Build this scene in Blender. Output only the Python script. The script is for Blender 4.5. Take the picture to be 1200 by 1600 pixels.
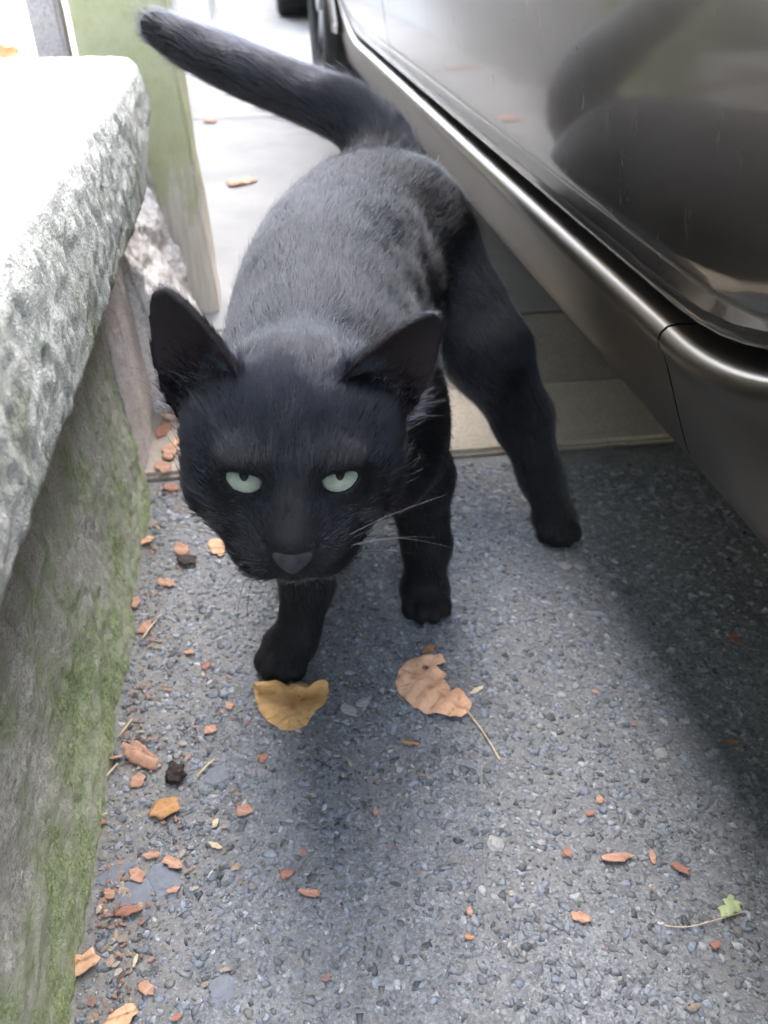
import bpy, bmesh, math, random
import numpy as np
from mathutils import Vector, Matrix

for o in list(bpy.data.objects): bpy.data.objects.remove(o)
SC = bpy.context.scene
COL = SC.collection
rad = math.radians

# ------------------------------------------------------------------ camera, sky, sun, exposure
cam_d = bpy.data.cameras.new('camera'); cam = bpy.data.objects.new('camera', cam_d); COL.objects.link(cam)
cam.location = (0, 0, .42); cam.rotation_euler = (rad(90-35), 0, 0)
cam_d.sensor_fit = 'VERTICAL'; cam_d.sensor_height = 36; cam_d.lens = 1294/1600*36
cam_d.clip_start = .01; cam_d.clip_end = 400
cam_d.dof.use_dof = True; cam_d.dof.focus_distance = .40; cam_d.dof.aperture_fstop = 11
SC.camera = cam

SUN_EL, SUN_AZ = 62, 350          # a veiled sun ahead of the camera, a little to the left
w = bpy.data.worlds.new('World'); SC.world = w; w.use_nodes = True
nt = w.node_tree; bg = nt.nodes['Background']
sky = nt.nodes.new('ShaderNodeTexSky'); sky.sky_type = 'NISHITA'; sky.sun_disc = False
sky.sun_elevation = rad(SUN_EL); sky.sun_rotation = rad(SUN_AZ); sky.dust_density = 1.5; sky.air_density = 1.0
hs = nt.nodes.new('ShaderNodeHueSaturation'); hs.inputs['Saturation'].default_value = .64
nt.links.new(sky.outputs[0], hs.inputs['Color']); nt.links.new(hs.outputs[0], bg.inputs[0])
bg.inputs[1].default_value = .15
sd = bpy.data.lights.new('sun', 'SUN'); sun = bpy.data.objects.new('sun', sd); COL.objects.link(sun)
sd.energy = .55; sd.angle = rad(60); sd.color = (1, .99, .975)
sun.rotation_euler = (rad(90-SUN_EL), 0, rad(180-SUN_AZ))
SC.view_settings.view_transform = 'Standard'; SC.view_settings.look = 'None'
SC.view_settings.exposure = 3.72; SC.view_settings.gamma = 1; SC.view_settings.use_curve_mapping = False
SC.render.engine = 'CYCLES'
SC.cycles.use_denoising = True
SC.cycles.max_bounces = 4; SC.cycles.use_adaptive_sampling = True; SC.cycles.adaptive_threshold = .03; SC.cycles.transparent_max_bounces = 8

# ------------------------------------------------------------------ helpers
TH = math.atan(.145)              # wall, kerb and car all run along one line, turned this far from the view
def street(s, t, z=0):            # street frame -> world
    return Vector((s*math.cos(TH)-t*math.sin(TH), s*math.sin(TH)+t*math.cos(TH), z))

def mesh_obj(name, verts, faces, mat=None, parent=None, smooth=False, rot=None, loc=None):
    me = bpy.data.meshes.new(name)
    me.from_pydata([tuple(v) for v in verts], [], [tuple(f) for f in faces]); me.update()
    o = bpy.data.objects.new(name, me); COL.objects.link(o)
    if mat: me.materials.append(mat)
    if smooth:
        me.polygons.foreach_set('use_smooth', [True]*len(me.polygons))
    if parent: o.parent = parent
    if rot is not None: o.rotation_euler = (0, 0, rot)
    if loc is not None: o.location = loc
    return o
def bm_obj(name, bm, mat=None, parent=None, smooth=False, rot=None, loc=None):
    me = bpy.data.meshes.new(name); bm.to_mesh(me); bm.free()
    o = bpy.data.objects.new(name, me); COL.objects.link(o)
    if mat: me.materials.append(mat)
    if smooth: me.polygons.foreach_set('use_smooth', [True]*len(me.polygons))
    if parent: o.parent = parent
    if rot is not None: o.rotation_euler = (0, 0, rot)
    if loc is not None: o.location = loc
    return o
def empty(name, loc=(0,0,0), rot=0):
    o = bpy.data.objects.new(name, None); COL.objects.link(o); o.location = loc; o.rotation_euler = (0,0,rot); o.empty_display_size = .05
    return o
def tag(o, label=None, cat=None, group=None, kind=None):
    if label: o['label'] = label
    if cat: o['category'] = cat
    if group: o['group'] = group
    if kind: o['kind'] = kind
    return o

class Mat:
    def __init__(self, name, color=(.5,.5,.5), rough=.7, **kw):
        self.m = bpy.data.materials.new(name); self.m.use_nodes = True
        self.nt = self.m.node_tree; self.b = self.nt.nodes['Principled BSDF']
        self.b.inputs['Base Color'].default_value = (*color, 1); self.b.inputs['Roughness'].default_value = rough
        for k, v in kw.items(): self.b.inputs[k.replace('_', ' ')].default_value = v
    def n(self, t, **kw):
        nd = self.nt.nodes.new(t)
        for k, v in kw.items():
            if k in nd.inputs: nd.inputs[k].default_value = v
            else: setattr(nd, k, v)
        return nd
    def l(self, a, b): self.nt.links.new(a, b)
    def coord(self, scale=(1,1,1), kind='Object'):
        tc = self.n('ShaderNodeTexCoord'); mp = self.n('ShaderNodeMapping'); mp.inputs['Scale'].default_value = scale
        self.l(tc.outputs[kind], mp.inputs[0]); return mp.outputs[0]
    def noise(self, vec, scale, detail=6, rough=.6, dist=0):
        detail = min(detail, 4)
        nz = self.n('ShaderNodeTexNoise'); nz.inputs['Scale'].default_value = scale; nz.inputs['Detail'].default_value = detail
        nz.inputs['Roughness'].default_value = rough; nz.inputs['Distortion'].default_value = dist
        self.l(vec, nz.inputs['Vector']); return nz.outputs['Fac']
    def vor(self, vec, scale, feature='F1', out='Distance'):
        v = self.n('ShaderNodeTexVoronoi'); v.feature = feature; v.inputs['Scale'].default_value = scale
        self.l(vec, v.inputs['Vector']); return v.outputs[out]
    def ramp(self, fac, stops, interp='LINEAR'):
        r = self.n('ShaderNodeValToRGB'); r.color_ramp.interpolation = interp
        e = r.color_ramp.elements
        while len(e) < len(stops): e.new(.5)
        for i, (p, c) in enumerate(stops):
            e[i].position = p; e[i].color = (*c, 1) if len(c) == 3 else c
        self.l(fac, r.inputs[0]); return r.outputs[0]
    def grey(self, fac, a, b): return self.ramp(fac, [(a, (0,0,0)), (b, (1,1,1))])
    def mix(self, fac, a, b, mode='MIX'):
        m = self.n('ShaderNodeMix'); m.data_type = 'RGBA'; m.blend_type = mode
        for i, v in ((0, fac), (6, a), (7, b)):
            if isinstance(v, (int, float)): m.inputs[i].default_value = v
            elif isinstance(v, tuple): m.inputs[i].default_value = (*v, 1)
            else: self.l(v, m.inputs[i])
        return m.outputs[2]
    def math(self, op, a, b=0.0):
        m = self.n('ShaderNodeMath'); m.operation = op
        for i, v in ((0, a), (1, b)):
            if isinstance(v, (int, float)): m.inputs[i].default_value = v
            else: self.l(v, m.inputs[i])
        return m.outputs[0]
    def attr(self, name, out='Color'):
        a = self.n('ShaderNodeAttribute'); a.attribute_name = name; return a.outputs[out]
    def bump(self, h, strength=.5, dist=.002, prev=None):
        b = self.n('ShaderNodeBump'); b.inputs['Strength'].default_value = strength; b.inputs['Distance'].default_value = dist
        self.l(h, b.inputs['Height'])
        if prev: self.l(prev, b.inputs['Normal'])
        self.l(b.outputs[0], self.b.inputs['Normal']); return b.outputs[0]
    def color(self, c): self.l(c, self.b.inputs['Base Color'])
    def rough(self, c): self.l(c, self.b.inputs['Roughness'])

# smooth value noise for geometry, vectorised
def _hash(ix, iy, iz, seed):
    n = (ix*374761393 + iy*668265263 + iz*2147483647 + seed*1274126177) & 0xffffffff
    n = ((n ^ (n >> 13)) * 1274126177) & 0xffffffff
    return ((n ^ (n >> 16)) & 0xffff) / 32767.5 - 1
def vnoise(p, scale, seed=0):
    q = np.asarray(p, float)*scale
    i = np.floor(q).astype(np.int64); f = q-i; f = f*f*(3-2*f)
    r = 0
    for dx in (0,1):
        for dy in (0,1):
            for dz in (0,1):
                wgt = (f[:,0] if dx else 1-f[:,0])*(f[:,1] if dy else 1-f[:,1])*(f[:,2] if dz else 1-f[:,2])
                r = r + wgt*_hash(i[:,0]+dx, i[:,1]+dy, i[:,2]+dz, seed)
    return r
def fbm(p, scale, oct=4, seed=0, gain=.5):
    r = 0; a = 1
    for k in range(oct): r = r + a*vnoise(p, scale*2**k, seed+k*7); a *= gain
    return r

# ------------------------------------------------------------------ materials
def mat_asphalt():
    m = Mat('asphalt', rough=.85); v = m.coord()
    c = m.ramp(m.noise(v, 420, 8, .85), [(.30,(.030,.030,.031)),(.44,(.11,.111,.113)),(.56,(.215,.217,.221)),(.68,(.46,.46,.455))])
    st = m.n('ShaderNodeTexVoronoi'); st.inputs['Scale'].default_value = 210; m.l(v, st.inputs['Vector'])
    hv = m.n('ShaderNodeSeparateColor'); m.l(st.outputs['Color'], hv.inputs[0])
    sc = m.ramp(hv.outputs[0], [(0,(.09,.092,.097)),(.45,(.185,.19,.20)),(1,(.36,.365,.37))])
    c = m.mix(.30, c, sc)
    big = m.noise(v, 9, 4, .6)
    c = m.mix(m.grey(big, .35, .7), c, m.mix(.6, c, (.16,.15,.13)))
    g = m.n('ShaderNodeSeparateXYZ'); m.l(m.coord(), g.inputs[0])            # silt washed along the wall foot
    near = m.math('ADD', m.math('MULTIPLY', m.math('ADD', g.outputs[0], .118), -9.0), m.math('MULTIPLY', m.noise(v, 28, 4, .7), 1.3))
    c = m.mix(m.math('MULTIPLY', m.grey(near, .05, .6), .8), c, m.mix(m.grey(m.noise(v, 300, 4), .35, .65), (.27,.24,.20), (.15,.135,.115)))
    c = m.mix(m.math('MULTIPLY', m.grey(m.noise(m.coord((1,1.3,1)), 4.2, 4, .6, .4), .56, .66), .38), c, (.03,.03,.03))   # old oil stains
    m.color(c)
    n1 = m.bump(st.outputs['Distance'], .5, .0012)
    m.bump(m.noise(v, 420, 6, .7), .7, .0012, n1); return m.m
def mat_aggregate():
    m = Mat('aggregate', rough=.72); v = m.coord()
    c = m.mix(m.grey(m.noise(v, 500, 5, .7), .3, .75), m.attr('tint'), m.mix(.6, m.attr('tint'), (.05,.05,.05)))
    m.color(c); m.bump(m.noise(v, 700, 4), .3, .0006); return m.m
def mat_concrete(name, base, dark, speck=.5, scale=1.0):
    m = Mat(name, rough=.9); v = m.coord()
    c = m.mix(m.grey(m.noise(v, 5*scale, 6, .65), .3, .7), base, dark)
    c = m.mix(m.math('MULTIPLY', m.grey(m.noise(v, 300*scale, 6, .75), .45, .7), speck), c, tuple(x*.45 for x in dark))
    m.color(c); m.bump(m.noise(v, 220*scale, 7, .7), .5, .0015); return m.m
def mat_mossy(name, stone, stone2, moss, moss2, lo, hi, height=None, grain=1.0):
    m = Mat(name, rough=.95); v = m.coord()
    c = m.mix(m.grey(m.noise(v, 12, 5, .6), .3, .7), stone, stone2)
    c = m.mix(m.math('MULTIPLY', m.grey(m.noise(v, 420*grain, 6, .9), .48, .60), .50), c, (.06,.06,.045))
    mo = m.mix(m.grey(m.noise(v, 420*grain, 5, .9), .40, .60), tuple(.7*x for x in moss), moss2)
    f = m.noise(v, 16, 7, .72, .3)
    if height:
        g = m.n('ShaderNodeSeparateXYZ'); m.l(m.coord(), g.inputs[0])
        f = m.math('ADD', f, m.math('MULTIPLY', m.math('SUBTRACT', g.outputs[2], height[0]), height[1]))
    c = m.mix(m.grey(f, lo, hi), c, mo)
    m.color(c)
    n1 = m.bump(m.noise(v, 90*grain, 5, .7), .6, .004)
    m.bump(m.noise(v, 380*grain, 5, .7), .8, .0016, n1); return m.m
def mat_plain_noise(name, c1, c2, scale=60, rough=.85, bump=.3):
    m = Mat(name, rough=rough); v = m.coord()
    m.color(m.mix(m.grey(m.noise(v, scale, 6, .65), .3, .7), c1, c2)); m.bump(m.noise(v, scale*4, 5), bump, .001); return m.m

M_asphalt = mat_asphalt(); M_agg = mat_aggregate()
M_pave = mat_concrete('pale_concrete', (.25,.24,.23), (.18,.175,.168), .55)
M_kerb = mat_concrete('kerb_concrete', (.44,.37,.29), (.33,.28,.22), .6)
M_gutter = mat_concrete('gutter_concrete', (.30,.26,.205), (.22,.19,.15), .7)
M_terrace = mat_concrete('terrace_concrete', (.60,.58,.55), (.46,.45,.43), .3)
M_coping = mat_mossy('coping_stone', (.74,.72,.65), (.58,.58,.50), (.33,.37,.22), (.20,.24,.12), .48, .68, (.27, -2.2), 1.7)
M_wallstone = mat_mossy('wall_stone', (.60,.56,.47), (.46,.43,.36), (.20,.27,.07), (.40,.43,.25), .40, .62, (.10, -.9))
M_pinkstone = mat_mossy('pink_render', (.62,.55,.51), (.50,.44,.41), (.22,.25,.12), (.3,.32,.2), .62, .8)
M_whitestone = mat_mossy('pale_rubble', (.78,.72,.66), (.60,.54,.49), (.35,.34,.24), (.4,.4,.3), .66, .85, grain=.6)
M_rubber = mat_plain_noise('rubber', (.018,.018,.019), (.03,.03,.03), 80, .8)
M_black = Mat('black_plastic', (.012,.012,.013), .55).m
M_glass = Mat('dark_glass', (.02,.024,.024), .05, Specular_IOR_Level=.8).m
M_rim = Mat('alloy', (.5,.5,.51), .35, Metallic=1.0).m
M_lampred = Mat('red_lamp', (.35,.01,.01), .15).m
M_lampclear = Mat('clear_lamp', (.6,.6,.62), .1).m

def mat_paint(name, base, base2):
    m = Mat(name, base, .3, Metallic=.75); v = m.coord()
    fl = m.noise(v, 3500, 2, .5)
    m.color(m.mix(m.grey(fl, .35, .65), base, base2))
    str_ = m.noise(m.coord((18, 18, 2.2)), 6, 6, .65)          # dried rain streaks and road film
    m.rough(m.ramp(str_, [(.35,(.23,)*3),(.62,(.26,)*3),(.8,(.31,)*3)]))
    m.b.inputs['Coat Weight'].default_value = .9; m.b.inputs['Coat Roughness'].default_value = .06
    cr = m.ramp(m.noise(m.coord((30,30,5)), 5, 7, .7), [(.40,(.065,)*3),(.75,(.105,)*3)]); m.l(cr, m.b.inputs['Coat Roughness'])
    m.b.inputs['Coat IOR'].default_value = 1.5
    return m.m
M_paint = mat_paint('beige_metallic', (.128,.112,.094), (.175,.154,.130))
M_sill = mat_paint('dusty_beige_metallic', (.118,.095,.072), (.155,.127,.098))
M_sill.node_tree.nodes['Principled BSDF'].inputs['Coat Weight'].default_value = .0
for lk in list(M_sill.node_tree.links):
    if lk.to_socket.name == 'Roughness' and lk.to_node.type == 'BSDF_PRINCIPLED': M_sill.node_tree.links.remove(lk)
M_sill.node_tree.nodes['Principled BSDF'].inputs['Roughness'].default_value = .32
M_paint2 = mat_paint('dark_metallic', (.02,.022,.025), (.03,.032,.036))

# ------------------------------------------------------------------ ground
def grid_sheet(name, s0, s1, t0, t1, z, mat, ns=2, ntt=2):
    V = [(s0+(s1-s0)*i/ns, t0+(t1-t0)*j/ntt, z) for j in range(ntt+1) for i in range(ns+1)]
    F = [(j*(ns+1)+i, j*(ns+1)+i+1, (j+1)*(ns+1)+i+1, (j+1)*(ns+1)+i) for j in range(ntt) for i in range(ns)]
    return mesh_obj(name, V, F, mat, rot=TH)
tag(grid_sheet('ground', -150, 150, -150, 150, -.02, M_pave), kind='structure')
tag(grid_sheet('asphalt_road', -40, 40, -40, .672, 0, M_asphalt), kind='structure')

def block(bm, s0, s1, t0, t1, z0, z1, bev=.003):
    r = bmesh.ops.create_cube(bm, size=1)
    for v in r['verts']:
        v.co = Vector((s0 if v.co.x < 0 else s1, t0 if v.co.y < 0 else t1, z0 if v.co.z < 0 else z1))
    if bev:
        es = {e for v in r['verts'] for e in v.link_edges}
        bmesh.ops.bevel(bm, geom=list(es), offset=bev, segments=2, affect='EDGES')
def bevel_box(name, s0, s1, t0, t1, z0, z1, mat, parent=None, bev=.003, rot=None):
    bm = bmesh.new(); block(bm, s0, s1, t0, t1, z0, z1, bev)
    return bm_obj(name, bm, mat, parent, rot=rot)
kerb = empty('kerb', (0,0,0), TH); tag(kerb, kind='structure')
for k in range(-4, 6):
    bevel_box('kerb_stone', k*.9-.33, k*.9+.567, .676, .812, -.1, .006, M_kerb, kerb, .004)
gut = empty('gutter', (0,0,0), TH); tag(gut, kind='structure')
for k in range(-4, 6):
    bevel_box('gutter_slab', k*.75-.62, k*.75+.127, .815, 1.022, -.1, .002, M_gutter, gut, .003)
pave = empty('pavement', (0,0,0), TH); tag(pave, kind='structure')
for j in range(5):
    for k in range(-2, 3):
        bevel_box('paving_slab', k*1.5-.30, k*1.5+1.195, 1.026+j*1.5, 1.026+j*1.5+1.496, -.06, 0.0, M_pave, pave, .004)
rng = np.random.default_rng(4)

# asphalt aggregate: worn stones set flush in the binder
def aggregate():
    n = 48000
    shapes = []
    for k in range(10):
        bm = bmesh.new()
        for p in rng.normal(size=(11,3)):
            p /= np.linalg.norm(p); bm.verts.new(p)
        bmesh.ops.convex_hull(bm, input=bm.verts[:]); bmesh.ops.triangulate(bm, faces=bm.faces[:])
        bm.verts.index_update(); shapes.append((np.array([v.co[:] for v in bm.verts]), np.array([[v.index for v in f.verts] for f in bm.faces]))); bm.free()
    shapes = [x for x in shapes if len(x[0]) == 11 and len(x[1]) == 18]
    y = .10+.58*rng.random(n)**1.25; x = -.24+.62*rng.random(n)
    keep = (x*math.cos(TH)+y*math.sin(TH) > -.118) & (-x*math.sin(TH)+y*math.cos(TH) < .668)
    x, y = x[keep], y[keep]; n = len(x)
    sz = .0013+.0030*rng.random(n)**5; big = rng.random(n) < .03; sz[big] = rng.uniform(.0028, .0050, big.sum())
    sz = sz*(.75+.35*np.clip(y/.4, 0, 1.6))
    a = rng.random(n)*6.28; asp = rng.uniform(.55, 1, n)
    pick = rng.integers(0, len(shapes), n); BV = np.array([x[0] for x in shapes])[pick]; BF = np.array([x[1] for x in shapes])[pick]; nv = 11
    V = np.empty((n, nv, 3))
    rr = 1+rng.uniform(-.15, .15, (n, nv))
    px_ = BV[:,:,0]*rr*sz[:,None]; py_ = BV[:,:,1]*rr*(sz*asp)[:,None]
    V[:,:,0] = x[:,None]+px_*np.cos(a)[:,None]-py_*np.sin(a)[:,None]
    V[:,:,1] = y[:,None]+px_*np.sin(a)[:,None]+py_*np.cos(a)[:,None]
    V[:,:,2] = np.clip(BV[:,:,2]*rr, -1, .55)*(np.minimum(sz, .0024)*rng.uniform(.26,.55,n))[:,None]+rng.uniform(-.0004,.0002,n)[:,None]
    F = (BF+np.arange(n)[:,None,None]*nv).reshape(-1,3)
    me = bpy.data.meshes.new('asphalt_aggregate')
    me.vertices.add(n*nv); me.vertices.foreach_set('co', V.ravel())
    me.loops.add(F.size); me.loops.foreach_set('vertex_index', F.ravel().astype(np.int32))
    me.polygons.add(len(F)); me.polygons.foreach_set('loop_start', np.arange(0, F.size, 3, dtype=np.int32))
    me.update(); me.validate()
    pal = np.array([(.10,.105,.11),(.15,.16,.175),(.19,.205,.235),(.22,.23,.24),(.28,.285,.29),(.055,.058,.06),(.17,.165,.15),(.36,.36,.36),(.23,.25,.29)])
    pi = rng.choice(len(pal), n, p=[.17,.2,.11,.19,.13,.03,.08,.05,.04])
    pi[big] = rng.choice([1,2,3,8,8], big.sum())
    c = pal[pi]*rng.uniform(.75,1.1,(n,1))*1.3*np.array([1.0,1,.99])
    at = me.attributes.new('tint', 'FLOAT_COLOR', 'POINT')
    at.data.foreach_set('color', np.concatenate([np.repeat(c, nv, 0), np.ones((n*nv,1))], 1).astype(np.float32).ravel())
    me.materials.append(M_agg)
    o = bpy.data.objects.new('asphalt_aggregate', me); COL.objects.link(o)
    tag(o, 'grey and blue stone chips set in the asphalt', 'aggregate', kind='stuff')
aggregate()

# ------------------------------------------------------------------ garden wall on the left
ROT3 = np.array(Matrix.Rotation(.7, 3, Vector((1,2,.5)).normalized()))
def rough_sweep(name, prof, t0, t1, nt_, mat, parent, amp=.003, fine=.0012, seed=1, endfn=None, sub=6, nscale=18):
    """closed profile [(s,z)...] swept along t, finely divided, roughened along its normals, ends capped"""
    P = []
    for i in range(len(prof)):
        a, b = np.array(prof[i]), np.array(prof[(i+1) % len(prof)])
        k = max(1, int(np.linalg.norm(b-a)/(.0027 if max(a[0], b[0]) > -.19 and min(a[0], b[0]) > -.30 else .03)))
        for j in range(k): P.append(a+(b-a)*j/k)
    P = np.array(P); m = len(P)
    ts = np.linspace(t0, t1, nt_)
    if t0 < 0: ts = np.concatenate([np.linspace(t0, .04, 20), np.linspace(.045, t1, nt_-20)])
    V = np.array([[p[0], t, p[1]] for t in ts for p in P])
    if endfn: V = endfn(V)
    cen = P.mean(0)
    d = np.gradient(np.vstack([P[-1:], P, P[:1]]), axis=0)[1:-1]
    nrm = np.stack([d[:,1], -d[:,0]], 1); nrm /= np.linalg.norm(nrm, axis=1)[:,None]+1e-9
    area = .5*np.sum(P[:,0]*np.roll(P[:,1],-1)-np.roll(P[:,0],-1)*P[:,1])
    if area < 0: nrm = -nrm
    N = np.tile(nrm, (nt_,1))
    h = amp*fbm(V, nscale, 4, seed)+fine*(fbm(V@ROT3, 190, 2, seed+50)+1.0*np.clip(vnoise(V@ROT3, 110, seed+60)-.1, 0, 1))
    V[:,0] += N[:,0]*h; V[:,2] += N[:,1]*h; V[:,1] += .4*amp*vnoise(V, 25, seed+90)
    F = [(j*m+i, j*m+(i+1) % m, (j+1)*m+(i+1) % m, (j+1)*m+i) for j in range(nt_-1) for i in range(m)]
    o = None
    F.append(tuple(range(m))[::-1]); F.append(tuple((nt_-1)*m+i for i in range(m)))
    o = mesh_obj(name, V, F, mat, parent, smooth=True)
    bm = bmesh.new(); bm.from_mesh(o.data); bmesh.ops.recalc_face_normals(bm, faces=bm.faces); bm.to_mesh(o.data); bm.free()
    return o
gw = empty('garden_wall', (0,0,0), TH)
tag(gw, 'low mossy stone garden wall left of the cat with an overhanging coping slab', 'wall')
rough_sweep('wall_block', [(-.60,-.03),(-.117,-.03),(-.119,.0),(-.124,.03),(-.130,.09),(-.134,.17),(-.132,.262),(-.19,.262),(-.60,.262)], -.9, .655, 300, M_wallstone, gw, .0035, .0012, 3)
rough_sweep('rendered_block', [(-.60,-.03),(-.126,-.03),(-.128,.0),(-.131,.10),(-.135,.20),(-.136,.255),(-.60,.255)], .659, .80, 40, M_pinkstone, gw, .0025, .0008, 11)
rough_sweep('rubble_block', [(-.60,-.03),(-.085,-.03),(-.092,.02),(-.108,.10),(-.128,.17),(-.145,.215),(-.60,.25)], .803, 1.06, 60, M_whitestone, gw, .009, .002, 21, nscale=26)
def slab_end(V):
    k = np.clip((V[:,1]-.62)/.22, 0, 1)
    bulge = -.10*np.clip((.29-V[:,2])/.04, 0, 1) + .02*np.exp(-((V[:,2]-.295)/.012)**2)
    V = V.copy(); V[:,1] += k*bulge; V[:,0] += -.006*k**6
    return V
rough_sweep('coping_slab', [(-.62,.262),(-.150,.258),(-.108,.247),(-.093,.245),(-.0885,.251),(-.0875,.280),(-.0895,.312),(-.0925,.324),(-.098,.3295),(-.112,.3315),(-.28,.3325),(-.62,.333)], -.9, .845, 380, M_coping, gw, .0011, .0010, 31, slab_end, nscale=30)
ter = bevel_box('terrace', -6, -.19, .845, 7, -.05, .285, M_terrace, None, .006, rot=TH); tag(ter, kind='structure')
tag(bevel_box('terrace', -6, -.625, -9, .84, -.05, .285, M_terrace, None, .006, rot=TH), kind='structure')

# fence post and board behind the wall
def mat_post():
    m = Mat('mossy_wood', rough=.9); v = m.coord((60,60,5))
    wood = m.mix(m.grey(m.noise(v, 3, 6, .65), .35, .65), (.70,.63,.52), (.56,.49,.39))
    mo = m.mix(m.grey(m.noise(m.coord(), 40, 6, .7), .35, .65), (.45,.44,.23), (.53,.52,.31))
    g = m.n('ShaderNodeSeparateXYZ'); m.l(m.coord(), g.inputs[0])
    f = m.math('ADD', m.math('MULTIPLY', m.math('SUBTRACT', g.outputs[2], .135), 22), m.math('MULTIPLY', m.math('SUBTRACT', m.noise(m.coord((1,1,.45)), 34, 4, .7), .5), 7.5))
    m.color(m.mix(m.grey(f, .0, .9), wood, mo)); m.bump(m.noise(v, 8, 6), .4, .002); return m.m
M_post = mat_post()
def post(name, s0, s1, t0, t1, h, mat, lean, label, cat):
    bm = bmesh.new(); block(bm, -(s1-s0), 0, 0, t1-t0, -.03, h, .004)
    bmesh.ops.subdivide_edges(bm, edges=[e for e in bm.edges if abs(e.verts[0].co.z-e.verts[1].co.z) > .2], cuts=20)
    for v in bm.verts:
        v.co.x += lean*v.co.z + .0015*math.sin(v.co.z*37+v.co.y*40); v.co.y += .0015*math.sin(v.co.z*29)
    o = bm_obj(name, bm, mat, rot=TH, loc=street(s1, t0)); tag(o, label, cat); return o
post('fence_post', -.172, -.066, 1.09, 1.19, 1.1, M_post, -.05, 'square wooden fence post, green with moss above and bare at its foot', 'fence post')
post('fence_board', -.218, -.184, 1.10, 1.13, 1.1, M_pinkstone, -.05, 'narrow pale pinkish board standing left of the mossy fence post', 'board')

# unseen building added left of the picture to close off the sky there
added_house = empty('added_house', street(-1.7, 1.5, .28), TH); tag(added_house, 'dark grey-green clapboard building added out of view on the terrace to block light from the left', 'added_house')
M_siding = mat_plain_noise('dark_siding', (.095,.105,.085), (.075,.08,.068), 14, .7, .15)
M_trim = mat_plain_noise('white_trim', (.70,.70,.68), (.62,.62,.60), 30, .6, .1)
M_roof = mat_plain_noise('dark_shingle', (.06,.06,.065), (.035,.035,.04), 40, .9, .5)
bevel_box('wall', -5, -.03, -7, 7, -.2, 5.3, M_siding, added_house, .01)
bmb = bmesh.new(); block(bmb, -.028, .012, -7, 7, 0, .125, .004)
meb = bpy.data.meshes.new('siding_board'); bmb.to_mesh(meb); bmb.free(); meb.materials.append(M_siding)
for k in range(41):
    ob = bpy.data.objects.new('siding_board', meb); COL.objects.link(ob); ob.parent = added_house; ob.location = (0, 0, .02+k*.128); ob.rotation_euler = (0, rad(-2.5), 0)
for t in (-5, -2.2, 1.0, 4.2):
    for z in (.8, 3.4):
        wf = bevel_box('window', .0, .05, t-.55, t+.55, z, z+1.35, M_trim, added_house, .006)
        for q in (-1, 1):
            bevel_box('pane', .052, .056, t+(.03 if q > 0 else -.49), t+(.49 if q > 0 else -.03), z+.07, z+1.28, M_glass, wf, 0)
        bevel_box('sill', .0, .11, t-.62, t+.62, z-.06, z-.004, M_trim, wf, .004)
bevel_box('eave', -5.3, .45, -7.3, 7.3, 5.3, 5.5, M_roof, added_house, .01)

# ------------------------------------------------------------------ cars
def rise(t): return 2.2*max(0, .36-t)**2+.5*max(0, t-1.65)**2
def sweep(name, prof, ts, mat, parent, zf=None, close=False, smooth=True, ss=0):
    V = []; m = len(prof)
    for t in ts:
        for s, z in prof: V.append((s+ss, t, z+(zf(t, z) if zf else 0)))
    F = []
    for j in range(len(ts)-1):
        for i in range(m-1 if not close else m):
            F.append((j*m+i, (j+1)*m+i, (j+1)*m+(i+1) % m, j*m+(i+1) % m))
    return mesh_obj(name, V, F, mat, parent, smooth=smooth)
SIDE = [(.1955,.278),(.1915,.296),(.187,.32),(.181,.36),(.176,.40),(.171,.46),(.168,.53),(.168,.60),(.171,.67),(.177,.74),(.186,.80),(.198,.845),(.215,.865)]
W_CAR = 1.70
def mirror(prof): return [(2*.168+W_CAR-s, z) for s, z in prof]
def wheel(car, s, t, r=.31, width=.20, side=-1):
    wv = empty('wheel', (s, t, r)); wv.parent = car
    prof = [(-.5,.62),(-.5,.70),(-.53,.80),(-.52,.92),(-.46,.975),(-.40,1.0),(.40,1.0),(.46,.975),(.52,.92),(.53,.80),(.5,.70),(.5,.62)]
    n = 64; V = []; F = []; m = len(prof)
    for i in range(n):
        a = 2*math.pi*i/n
        for x, rr in prof:
            q = rr*r
            if abs(x) < .47 and rr > .95 and i % 2: q -= .006
            V.append((x*width, q*math.cos(a), q*math.sin(a)))
    for i in range(n):
        for j in range(m): F.append((i*m+j, ((i+1) % n)*m+j, ((i+1) % n)*m+(j+1) % m, i*m+(j+1) % m))
    mesh_obj('tyre', V, F, M_rubber, wv, smooth=False)
    bm = bmesh.new()
    for k in range(8):                                          # spokes
        a = 2*math.pi*k/8
        r_ = bmesh.ops.create_cube(bm, size=1)
        bmesh.ops.scale(bm, vec=(.03, .045, r*.60), verts=r_['verts'])
        bmesh.ops.translate(bm, vec=(side*width*.36, 0, r*.33), verts=r_['verts'])
        bmesh.ops.rotate(bm, cent=(0,0,0), matrix=Matrix.Rotation(a, 3, 'X'), verts=r_['verts'])
    c = bmesh.ops.create_cone(bm, cap_ends=True, segments=32, radius1=r*.63, radius2=r*.63, depth=.04, matrix=Matrix.Translation((side*width*.1,0,0)) @ Matrix.Rotation(math.pi/2, 4, 'Y'))
    c = bmesh.ops.create_cone(bm, cap_ends=True, segments=24, radius1=r*.18, radius2=r*.15, depth=.05, matrix=Matrix.Translation((side*width*.37,0,0)) @ Matrix.Rotation(math.pi/2, 4, 'Y'))
    bm_obj('rim', bm, M_rim, wv)
    return wv
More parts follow.
